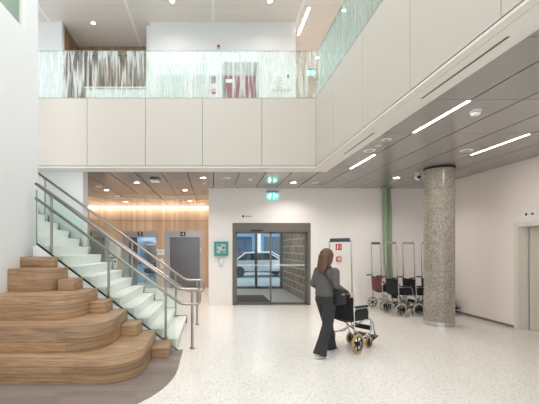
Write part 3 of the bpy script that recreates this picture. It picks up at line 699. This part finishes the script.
bb = MB(); bb.box(-.29, -.010, -.03, -.235, -.008, .03)
bb.build('symbol', 'ink', t, smooth=0)
bb = MB()
for k in range(5): bb.box(-.20+k*.038, -.010, -.02, -.172+k*.038, -.008, .012+(k % 2)*.01)
bb.build('lettering', 'grey', t, smooth=0)
# green exit sign
def exit_sign(x, y, z, label, k=1.0):
    t = thing('exit_sign', label, 'exit sign', (x, y, z), 0)
    MB().box(-.17*k, -.05*k, .075*k, .17*k, .0, .12*k, .006).build('housing', 'grey', t)
    f = MB().box(-.16*k, -.03*k, -.105*k, .16*k, -.015*k, .075*k).build('face', 'exit', t, smooth=0)
    P = lambda u, v, d: (u*k, -.0325*k+d, v*k)
    bb = MB(); strokes(bb, [[(-.075, .02), (-.09, -.02), (-.065, -.055), (-.085, -.085)], [(-.09, -.02), (-.11, -.045), (-.135, -.045)], [(-.075, .02), (-.05, -.005), (-.035, .01)], [(-.075, .02), (-.105, .02), (-.118, -.005)]], .018, P)
    bb.ball((-.066*k, -.031*k, .045*k), .016*k, (1, .2, 1)); bb.build('running_figure', 'exit_white', f, smooth=0)
    bb = MB(); bb.box(.02*k, -.0325*k, -.085*k, .06*k, -.03*k, .06*k); strokes(bb, [[(.14, -.015), (.085, -.015)], [(.105, .02), (.08, -.015), (.105, -.05)]], .018, P); bb.build('door_and_arrow', 'exit_white', f, smooth=0)
exit_sign(1.69, YB, 3.11, 'lit green exit sign on the white back wall above the sliding door')
exit_sign(2.85, 10.3, 6.72, 'lit green exit sign on the upper floor seen through the patterned glass', .85)
t2 = bpy.data.objects['exit_sign.001']; MB().cyl((0, -.02, .1), (0, -.02, UC-6.72), .008).build('rod', 'grey', t2)
# teal defibrillator cabinet
t = thing('defibrillator_cabinet', 'teal square wall cabinet with pale window beside the sliding door', 'wall cabinet', (.23, YB, 1.60))
bb = MB(); bb.box(-.2, -.12, -.2, .2, 0, -.15); bb.box(-.2, -.12, .15, .2, 0, .2); bb.box(-.2, -.12, -.15, -.15, 0, .15); bb.box(.15, -.12, -.15, .2, 0, .15); bb.box(-.15, -.02, -.15, .15, 0, .15); bb.build('case', 'teal', t, smooth=0)
MB().box(-.15, -.115, -.15, .15, -.111, .15).build('window', 'glass', t, smooth=0)
dv = MB().box(-.12, -.10, -.12, .12, -.03, .12, .02).build('device', 'paper', t)
bb = MB(); bb.box(-.10, -.105, .06, .0, -.10, .11); bb.box(.03, -.105, -.02, .10, -.10, .07); bb.box(-.03, -.105, -.10, .1, -.10, -.06); bb.box(-.11, -.105, -.05, -.07, -.10, -.01); bb.build('device_panel', 'plate', dv, smooth=0)
t = thing('soap_dispenser', 'small pale blue dispenser on the wall under the teal cabinet', 'dispenser', (.23, YB, 1.21))
MB().box(-.045, -.08, -.05, .045, 0, .10, .015).build('body', 'white', t); MB().box(-.035, -.075, -.12, .03, -.02, -.05, .01).build('nozzle', mat('pale_teal_plastic', lin(176,214,220), .4), t)
# red fire signs
t = thing('fire_sign', 'square red fire sign on the back wall above the round red one', 'sign', (3.57, YB, 1.645))
MB().box(-.085, -.006, -.085, .085, 0, .085).build('plate', 'red', t, smooth=0)
bb = MB(); bb.box(-.05, -.008, -.06, -.015, -.006, .03); bb.box(-.045, -.008, .03, -.02, -.006, .05); strokes(bb, [[(-.03, .05), (.0, .055), (.008, .02)]], .01, lambda u, v, d: (u, -.008+d, v)); strokes(bb, [[(.045, -.05), (.03, -.01), (.05, .02), (.06, .05)], [(.045, -.05), (.065, -.02), (.058, .01)]], .014, lambda u, v, d: (u, -.008+d, v)); bb.build('symbol', 'paper', t, smooth=0)
t = thing('fire_alarm_button', 'red fire alarm button on the back wall below the square red sign', 'alarm button', (3.57, YB, 1.31))
MB().box(-.07, -.045, -.07, .07, 0, .07, .012).build('case', 'red', t); MB().box(-.04, -.048, -.04, .04, -.045, .04).build('window', 'paper', t, smooth=0); MB().lathe([(0, 0), (.016, 0), (.016, .006), (0, .006)], 16, Matrix.Translation((0, -.048, 0)) @ Matrix.Rotation(PI/2, 4, 'X')).build('button', 'ink', t)

# vestibule
struct(MB().box(2.77, YB+.2, 0, 3.05, 14.2, 2.9).build('wall_vestibule', 'brick', smooth=0))
struct(MB().box(.05, YB+.2, 2.78, 2.9, 14.2, 2.9).build('ceiling_vestibule', 'soffit', smooth=0))
t = thing('vestibule_fill', 'added flat square fill light in the vestibule ceiling behind the sliding door', 'ceiling light', (1.6, 12, 2.776))  # made-up fixture, added to brighten the block wall behind the door
MB().box(-.28, -.28, -.012, .28, .28, -.004).build('diffuser', 'lamp', t, smooth=0); MB().box(-.3, -.3, -.008, .3, .3, 0).build('housing', 'white', t, smooth=0)
t = MB().box(.65, 10.5, .0, 1.72, 12.1, .012, .004).build('entrance_mat', 'mat'); tag(t, 'dark brown entrance mat on the floor behind the sliding door', 'door mat')
dv = struct(empty('door_4', (.05, 14.1, 0)))
f = MB()
for x in (0, 1.62, 2.62): f.box(x, 0, 0, x+.10, .1, 2.78)
f.box(0, 0, 0, 2.72, .1, .09); f.box(0, 0, 2.3, 2.72, .1, 2.42); f.build('door_frame', 'door_frame', dv, smooth=0)
MB().box(.1, .04, .09, 1.62, .05, 2.3).build('glass_panel', 'glass_door', dv, smooth=0); MB().box(1.72, .04, .09, 2.62, .05, 2.3).build('glass_panel', 'glass_door', dv, smooth=0)

# outside
struct(MB().box(-14, 14.2, -.12, 24, 46, -.02).build('ground_outside', 'ground', smooth=0))
eb = thing('office_building', 'pale blue building with white piers seen through the sliding door', 'building', (4, 30, -.02))
MB().box(-12, 0, 0, 14, .6, 9).build('facade', 'ext_wall', eb, smooth=0)
for k in range(9): MB().box(-10+k*2.4, -.35, 0, -9.6+k*2.4, 0, 9).build('pier', 'ext_col', eb, smooth=0)
for k in range(8):
    for q in range(3): MB().box(-9.3+k*2.4, -.05, .8+q*2.7, -7.9+k*2.4, 0, 2.6+q*2.7).build('window', 'ext_glass', eb, smooth=0)
def car(x, y, rz, paint, label):
    t = thing('car', label, 'car', (x, y, -.02), rz, 'parked cars outside')
    prof = [(-2.1, .35), (-2.12, .7), (-1.95, .88), (-1.55, .95), (-.95, 1.40), (.45, 1.42), (1.2, .98), (1.95, .82), (2.12, .6), (2.1, .32)]
    MB().prism([(p[0], p[1]) for p in prof], -.82, .82, 'Y', .06).build('body', paint, t)
    side = [(-1.4, .97), (-.92, 1.34), (.40, 1.36), (1.0, .99)]
    for s in (-1, 1): MB().prism(side, s*.80, s*.835).build('side_window', 'carglass', t, smooth=0)
    MB().prism([(.50, 1.39), (.53, 1.41), (1.18, 1.01), (1.13, .99)], -.7, .7).build('windscreen', 'carglass', t, smooth=0); MB().prism([(-1.0, 1.38), (-1.02, 1.40), (-1.55, .99), (-1.5, .97)], -.7, .7).build('rear_window', 'carglass', t, smooth=0)
    for wx in (-1.3, 1.32):
        for s in (-1, 1):
            mw = Matrix.Translation((wx, s*.76, .32)) @ Matrix.Rotation(PI/2, 4, 'X')
            wv = MB().lathe([(.2, -.1), (.3, -.1), (.32, -.05), (.32, .05), (.3, .1), (.2, .1)], 24, mw).build('wheel', 'black', t)
            MB().lathe([(0, -.09), (.2, -.09), (.2, .09), (0, .09)], 20, mw).build('rim', 'steel', wv)
car(2.6, 20.5, .15, 'carpaint', 'silver car parked outside, closest to the sliding door')
car(3.6, 24.6, -.1, 'carpaint_white', 'white car parked outside behind the silver one')

# ------------------------------------------------------------------ door in the cream wall
d5 = struct(empty('door_5', (XR, DY0, 0)))
d5['label'] = 'off-white door in a deep reveal of the cream wall'
w5 = DY1-DY0
f = MB(); f.box(-.012, -.075, 0, .0, 0, DZ+.075); f.box(-.012, w5, 0, 0, w5+.075, DZ+.075); f.box(-.012, 0, DZ, 0, w5, DZ+.075); f.build('architrave', 'door_trim', d5, smooth=0)
f = MB(); f.box(0, w5-.012, 0, .2, w5, DZ); f.box(0, 0, 0, .2, .012, DZ); f.box(0, .012, DZ-.012, .2, w5-.012, DZ); f.build('jamb_lining', 'door_trim', d5, smooth=0)
MB().box(.21, .02, .006, .25, w5-.035, DZ-.02).build('door_leaf', 'door_white', d5, smooth=0)
MB().box(.252, .0, 0, .258, w5, DZ).build('shadow_gap', 'groove', d5, smooth=0)
hd = MB().tube([(.21, .1, 1.0), (.16, .1, 1.0), (.16, .22, 1.0)], .01, 10, .02).build('door_handle', 'steel', d5)
t = thing('door_sign', 'small white sign with dark symbols above the door in the cream wall', 'sign', (XR, 6.72, 2.27))
MB().box(-.008, -.30, -.075, 0, .20, .075).build('plate', 'paper', t, smooth=0)
MB().box(-.010, .09, -.025, -.008, .13, .025).build('symbol', 'ink', t, smooth=0); MB().box(-.010, -.05, -.02, -.008, .0, .015).build('symbol', 'ink', t, smooth=0)

# ------------------------------------------------------------------ green cloth
b = MB(); rings = []
for i in range(13):
    t_ = i/12; z = 3.30-2.85*t_; cx = 4.88+.10*t_**1.5+.012*math.sin(t_*7); hw = .088+.02*t_+.010*math.sin(t_*5)
    top = []; bot = []
    for j in range(13):
        u = j/12; x = cx-hw+2*hw*u; yy = YB-.10+.045*math.cos(u*2*PI*1.5+t_*1.2)
        top.append((x, yy-.012, z)); bot.append((x, yy+.012, z))
    rings.append(top+bot[::-1])
b.loft(rings); t = thing('hanging_cloth', 'long sage green strip of cloth hanging from the ceiling behind the wheelchairs', 'cloth', (4.9, YB-.1, 3.3))
bmesh.ops.translate(b.bm, vec=(-4.9, -YB+.1, -3.3), verts=b.bm.verts); b.build('fabric', 'greencloth', t, 60)
MB().box(-.14, -.05, -.01, .14, .09, .02).build('hanger', 'grey', t, smooth=0)

# ------------------------------------------------------------------ wheelchairs
def wheelchair(label, loc, rz, fabric='blackfab', tyre='rubber', plate='grey', group=None):
    t = thing('wheelchair', label, 'wheelchair', loc, rz, group)
    RY = lambda x, y, z: Matrix.Translation((x, y, z)) @ Matrix.Rotation(PI/2, 4, 'X')
    for s in (-1, 1):
        y = s*.22
        # side frame
        fr = MB()
        fr.tube([(-.02, y, .15), (-.02, y, .50), (-.05, y, .90)], .012, 10, .06)
        fr.tube([(-.02, y, .48), (.40, y, .48), (.47, y, .42), (.56, y*.9, .20)], .012, 10, .06)
        fr.tube([(-.02, y, .24), (.36, y, .22), (.41, y, .30), (.41, y, .48)], .011, 10, .06)
        fr.tube([(-.03, y, .68), (.30, y, .68), (.34, y, .62), (.34, y, .48)], .010, 10, .05)
        fr.build('side_frame', 'chrome', t)
        gr = MB().tube([(-.05, y, .89), (-.07, y, .90), (-.185, y, .895)], .011, 10, .02).build('push_handle', 'chrome', t)
        MB().cyl((-.075, y, .90), (-.195, y, .895), .0165).build('grip', 'black', gr)
        MB().box(.0, y-.028, .685, .31, y+.028, .715, .011).build('armrest', fabric, t)
        MB().prism([(.0, .47), (.33, .47), (.33, .62), (.29, .67), (.02, .67), (.0, .63)], y-.006, y+.006).build('skirt_guard', 'blackfab', t, smooth=0)
        # rear wheel
        wy = s*.265
        wh = MB(); m0 = RY(0, wy, .152)
        wh.torus(.112, .011, m0, 28, 8); wh.lathe([(0, -.03), (.03, -.03), (.03, .03), (0, .03)], 16, m0)
        for a in range(6): wh.box(-.009, .02, -.007, .009, .112, .007, mtx=m0 @ Matrix.Rotation(a*PI/3, 4, 'Z'))
        wo = wh.build('wheel', 'black', t); MB().torus(.130, .021, m0, 32, 10).build('tire', tyre, wo)
        # front caster
        cy = s*.175; m1 = RY(.42, cy, .095)
        wh = MB(); wh.lathe([(0, -.012), (.068, -.012), (.068, .012), (0, .012)], 22, m1); wh.lathe([(0, -.02), (.022, -.02), (.022, .02), (0, .02)], 14, m1)
        wo = wh.build('caster', 'black', t); MB().torus(.078, .016, m1, 26, 8).build('tire', tyre, wo)
        fk = MB(); fk.tube([(.42, cy-.03, .095), (.42, cy-.03, .19), (.40, cy, .215), (.40, cy, .25)], .007, 8, .03); fk.tube([(.42, cy+.03, .095), (.42, cy+.03, .19), (.40, cy, .215)], .007, 8, .03); fk.tube([(.40, cy, .24), (.40, s*.22, .25)], .008, 8); fk.build('caster_fork', 'chrome', wo)
        # foot plate
        fp = MB().box(.50, s*.02, .125, .67, s*.19, .14, .005, mtx=Matrix.Translation((.56, 0, .15)) @ Matrix.Rotation(-.35, 4, 'Y') @ Matrix.Translation((-.56, 0, -.15))).build('footplate', 'black', t)
        MB().tube([(.55, y*.9, .24), (.575, y*.8, .15)], .011, 8).build('footplate_hanger', 'chrome', fp)
        # calf pad
    MB().box(.505, -.17, .27, .525, .17, .35, .008).build('calf_strap', 'blackfab', t)
    # fabric seat with sag
    rg = []
    for i in range(9):
        x = .0+.40*i/8; row = []
        for j in range(9):
            v = j/8; row.append((x, -.215+.43*v, .492-.03*math.sin(PI*v)))
        rg.append(row+[(p[0], p[1], p[2]-.014) for p in row[::-1]])
    MB().loft(rg).build('seat', 'blackfab', t)
    rg = []
    for i in range(9):
        z = .50+.37*i/8; x = -.02-.03*(z-.5)/.4; row = []
        for j in range(9):
            v = j/8; row.append((x-.035*math.sin(PI*v)+.004, -.225+.45*v, z))
        rg.append(row+[(p[0]-.018, p[1], p[2]) for p in row[::-1]])
    MB().loft(rg).build('backrest', fabric, t)
    # cross brace
    MB().tube([(.17, -.215, .24), (.19, .215, .46)], .010, 8).tube([(.21, .215, .24), (.19, -.215, .46)], .010, 8).build('cross_brace', 'chrome', t)
    # tall anti-theft pole
    pole = MB().tube([(-.045, -.205, .80), (-.075, -.205, 1.755), (-.075, .205, 1.755), (-.045, .205, .80)], .011, 10, .05).build('pole', 'chrome', t)
    MB().box(-.09, -.185, 1.715, -.062, .185, 1.775, .008).build('pole_plate', plate, pole)
    return t
gw = 'parked wheelchairs by the green cloth'
A = math.radians(8)
w1 = wheelchair('parked wheelchair with a maroon back, at the wall end of the row', (4.37, 9.36, 0), A, 'maroon', plate='plate', group=gw)
w2 = wheelchair('black parked wheelchair in front of the green cloth, next to the maroon one', (4.42, 8.66, 0), A, group=gw)
for x, y, l in [(4.86, 8.70, 'black parked wheelchair in the middle of the row, between the green cloth and the column'), (5.33, 8.70, 'black parked wheelchair mostly hidden behind the concrete column')]:
    c = copy_tree(w2); c.location = (x, y, 0); c['label'] = l
HEAD = math.radians(33)
pw = wheelchair('empty wheelchair with tan tyres being pushed by the walking person', (2.07, 5.64, 0), HEAD, tyre='rubber_tan', plate='plate')
c = copy_tree(w2); c.location = (-2.72, 15.7, .01); c.rotation_euler.z = math.radians(120); c['label'] = 'dark wheelchair standing inside the open lift'; del c['group']

# ------------------------------------------------------------------ person
def remeshed(mb, name, m, parent, voxel, it=6, fac=.5):
    o = mb.build(name, m, None, smooth=0)
    r = o.modifiers.new('r', 'REMESH'); r.mode = 'VOXEL'; r.voxel_size = voxel; r.use_smooth_shade = True
    s = o.modifiers.new('s', 'SMOOTH'); s.iterations = it; s.factor = fac
    dg = bpy.context.evaluated_depsgraph_get(); dg.update()
    me = bpy.data.meshes.new_from_object(o.evaluated_get(dg)); o.modifiers.clear(); old = o.data; o.data = me; bpy.data.meshes.remove(old); me.name = name
    if not me.materials: me.materials.append(M[m])
    for p_ in me.polygons: p_.use_smooth = True
    o.parent = parent; return o
def limb(mb, pts, n=14):
    """chain of (point, radius): tapered segments with round joints"""
    for (p, r), (q, r2) in zip(pts[:-1], pts[1:]):
        mb.cyl(p, q, r, r2, n)
    for p, r in pts: mb.ball(p, r*1.0)
    return mb
P = thing('person', 'person in grey sweater and dark trousers walking behind the wheelchair, seen from the back', 'person', (1.72, 5.40, 0), HEAD)
hipR, kneeR, ankR = (-.01, -.085, .84), (-.07, -.09, .46), (-.24, -.085, .095)
hipL, kneeL, ankL = (.01, .085, .84), (.14, .08, .46), (.20, .07, .085)
b = MB()
for h, k, a in ((hipR, kneeR, ankR), (hipL, kneeL, ankL)): limb(b, [(h, .078), (k, .052), (a, .034)])
b.loft([ell(0, 0, .78, .085, .13), ell(0, 0, .86, .10, .155), ell(.0, 0, .96, .085, .13), ell(.01, 0, 1.04, .085, .12), ell(.02, 0, 1.16, .10, .14), ell(.02, 0, 1.26, .085, .15), ell(.015, 0, 1.315, .05, .11)])
limb(b, [((.01, 0, 1.30), .05), ((.035, 0, 1.42), .045)])
b.ball((.05, 0, 1.495), .1, (.92, .76, 1.12), 3); b.ball((.075, 0, 1.445), .065, (.9, .82, 1.0), 3)
b.ball((.148, 0, 1.475), .016, (1.1, .8, 1.3)); b.ball((.135, 0, 1.41), .02)
for s in (-1, 1): b.ball((.045, s*.078, 1.48), .024, (.7, .4, 1.2))
GZ = .898
for s in (-1, 1):
    limb(b, [((.015, s*.150, 1.275), .05), ((-.03, s*.20, 1.06), .038), ((.15, s*.222, .965), .029), ((.235, s*.222, .945), .022)], 12)
    b.ball((.275, s*.222, .935), .034, (1.3, .95, .42), 3)
    for i, ln in enumerate((.95, 1.05, 1.0, .85)):
        x = .317-.021*i
        q = [((x, s*.232, .936), .0095), ((x+.002, s*(.222+.036*ln), .925), .009), ((x+.002, s*(.222+.038*ln), .895), .0085), ((x, s*(.222+.018*ln), .872), .0075)]
        limb(b, q, 8)
    limb(b, [((.262, s*.205, .935), .012), ((.295, s*.188, .918), .010), ((.322, s*.192, .892), .0085)], 8)
for (h, k, a), s in (((hipR, kneeR, ankR), -1), ((hipL, kneeL, ankL), 1)): limb(b, [((a[0]-.03, a[1], .05), .034), ((a[0]+.12, a[1], .035), .028)], 10)
remeshed(b, 'body', 'skin', P, .006, 3)
# trousers
b = MB()
for h, k, a in ((hipR, kneeR, ankR), (hipL, kneeL, ankL)):
    h_ = Vector(h); k_ = Vector(k); a_ = Vector(a); cuff = Vector((a[0]-.005, a[1], .045))
    pts = [(h_, .102), (h_.lerp(k_, .5), .090), (k_, .080), (k_.lerp(cuff, .5), .082), (cuff, .098)]
    for (p_, r), (q_, r2) in zip(pts[:-1], pts[1:]): b.cyl(p_, q_, r, r2, 20)
    for p_, r in pts[:-1]: b.ball(p_, r)
b.loft([ell(0, 0, .76, .10, .15), ell(-.005, 0, .85, .118, .172), ell(0, 0, .93, .105, .155), ell(.005, 0, .99, .095, .14)])
remeshed(b, 'trousers', 'trousers', P, .009, 4)
# sweater
b = MB()
b.loft([ell(0, 0, .885, .118, .165), ell(0, 0, .92, .128, .175), ell(.0, 0, 1.02, .122, .165), ell(.012, 0, 1.15, .125, .170), ell(.018, 0, 1.25, .11, .178), ell(.015, 0, 1.31, .075, .135), ell(.018, 0, 1.345, .058, .07)], True)
for s in (-1, 1): limb(b, [((.015, s*.158, 1.265), .066), ((-.03, s*.208, 1.06), .056), ((.14, s*.222, .970), .044), ((.205, s*.222, .950), .036)], 16)
remeshed(b, 'sweater', 'sweater', P, .008, 5)
# hair
b = MB()
b.ball((.018, 0, 1.512), .108, (1.0, .92, 1.02), 3); b.ball((-.02, 0, 1.47), .10, (.85, .95, 1.1), 3)
b.loft([ell(-.035, 0, 1.52, .07, .088), ell(-.055, 0, 1.43, .060, .094), ell(-.085, -.005, 1.35, .046, .095), ell(-.105, -.01, 1.285, .030, .074), ell(-.108, -.015, 1.245, .016, .04)])
for s in (-1, 1): limb(b, [((.03, s*.078, 1.52), .03), ((.005, s*.082, 1.42), .028), ((-.03, s*.085, 1.34), .018)], 10)
hr = remeshed(b, 'hair', 'hair', P, .007, 3)
for s in (-1, 1):
    MB().ball((.128, s*.034, 1.505), .012, (.7, 1.2, .8)).build('eye', 'ink', P)
MB().box(.136, -.024, 1.432, .146, .024, 1.440, .003).build('mouth', mat('lip_colour', lin(170,96,88), .5), P)
for (h, k, a), tilt in ((((0,0,0), kneeR, ankR), .10), (((0,0,0), kneeL, ankL), -.0)):
    b = MB(); rg = []
    for x, wd, hh in ((-.085, .028, .055), (-.06, .040, .085), (.0, .042, .095), (.07, .045, .068), (.13, .043, .05), (.165, .026, .036)):
        rg.append([(x, wd*math.cos(2*PI*j/16), .012+max(0, hh*(.5+.5*math.sin(2*PI*j/16)))) for j in range(16)])
    b.loft(rg)
    mt = Matrix.Translation((a[0], a[1], 0)) @ Matrix.Translation((.13, 0, 0)) @ Matrix.Rotation(tilt, 4, 'Y') @ Matrix.Translation((-.13, 0, 0))
    bmesh.ops.transform(b.bm, matrix=mt, verts=b.bm.verts); sh = b.build('shoe', 'shoe', P, 60)
    b = MB().prism([(-.092, -.03), (-.092, .03), (-.05, .045), (.08, .049), (.15, .04), (.178, .0), (.15, -.04), (.08, -.049), (-.05, -.045)], .0, .018, 'Z', .004, mt); b.build('sole', 'white', sh)
bag = thing('shoulder_bag', 'black shoulder bag hanging at the hip of the walking person', 'bag', (1.72, 5.40, 0), HEAD)
MB().box(-.06, -.275, .78, .14, -.185, 1.0, .03, 3).build('bag_body', 'leather', bag); MB().box(-.058, -.284, .89, .138, -.25, 1.005, .014, 3).build('flap', 'leather', bag)
MB().box(.0, -.288, .93, .075, -.283, .95).build('clasp', 'steel', bag, smooth=0)
MB().tube([(-.045, -.235, .98), (-.105, -.19, 1.10), (-.105, -.06, 1.24), (-.06, .08, 1.335), (.03, .105, 1.338), (.12, .05, 1.27), (.150, -.08, 1.12), (.148, -.19, 1.0), (.12, -.235, .97)], .008, 8, .06).build('strap', 'leather', bag)
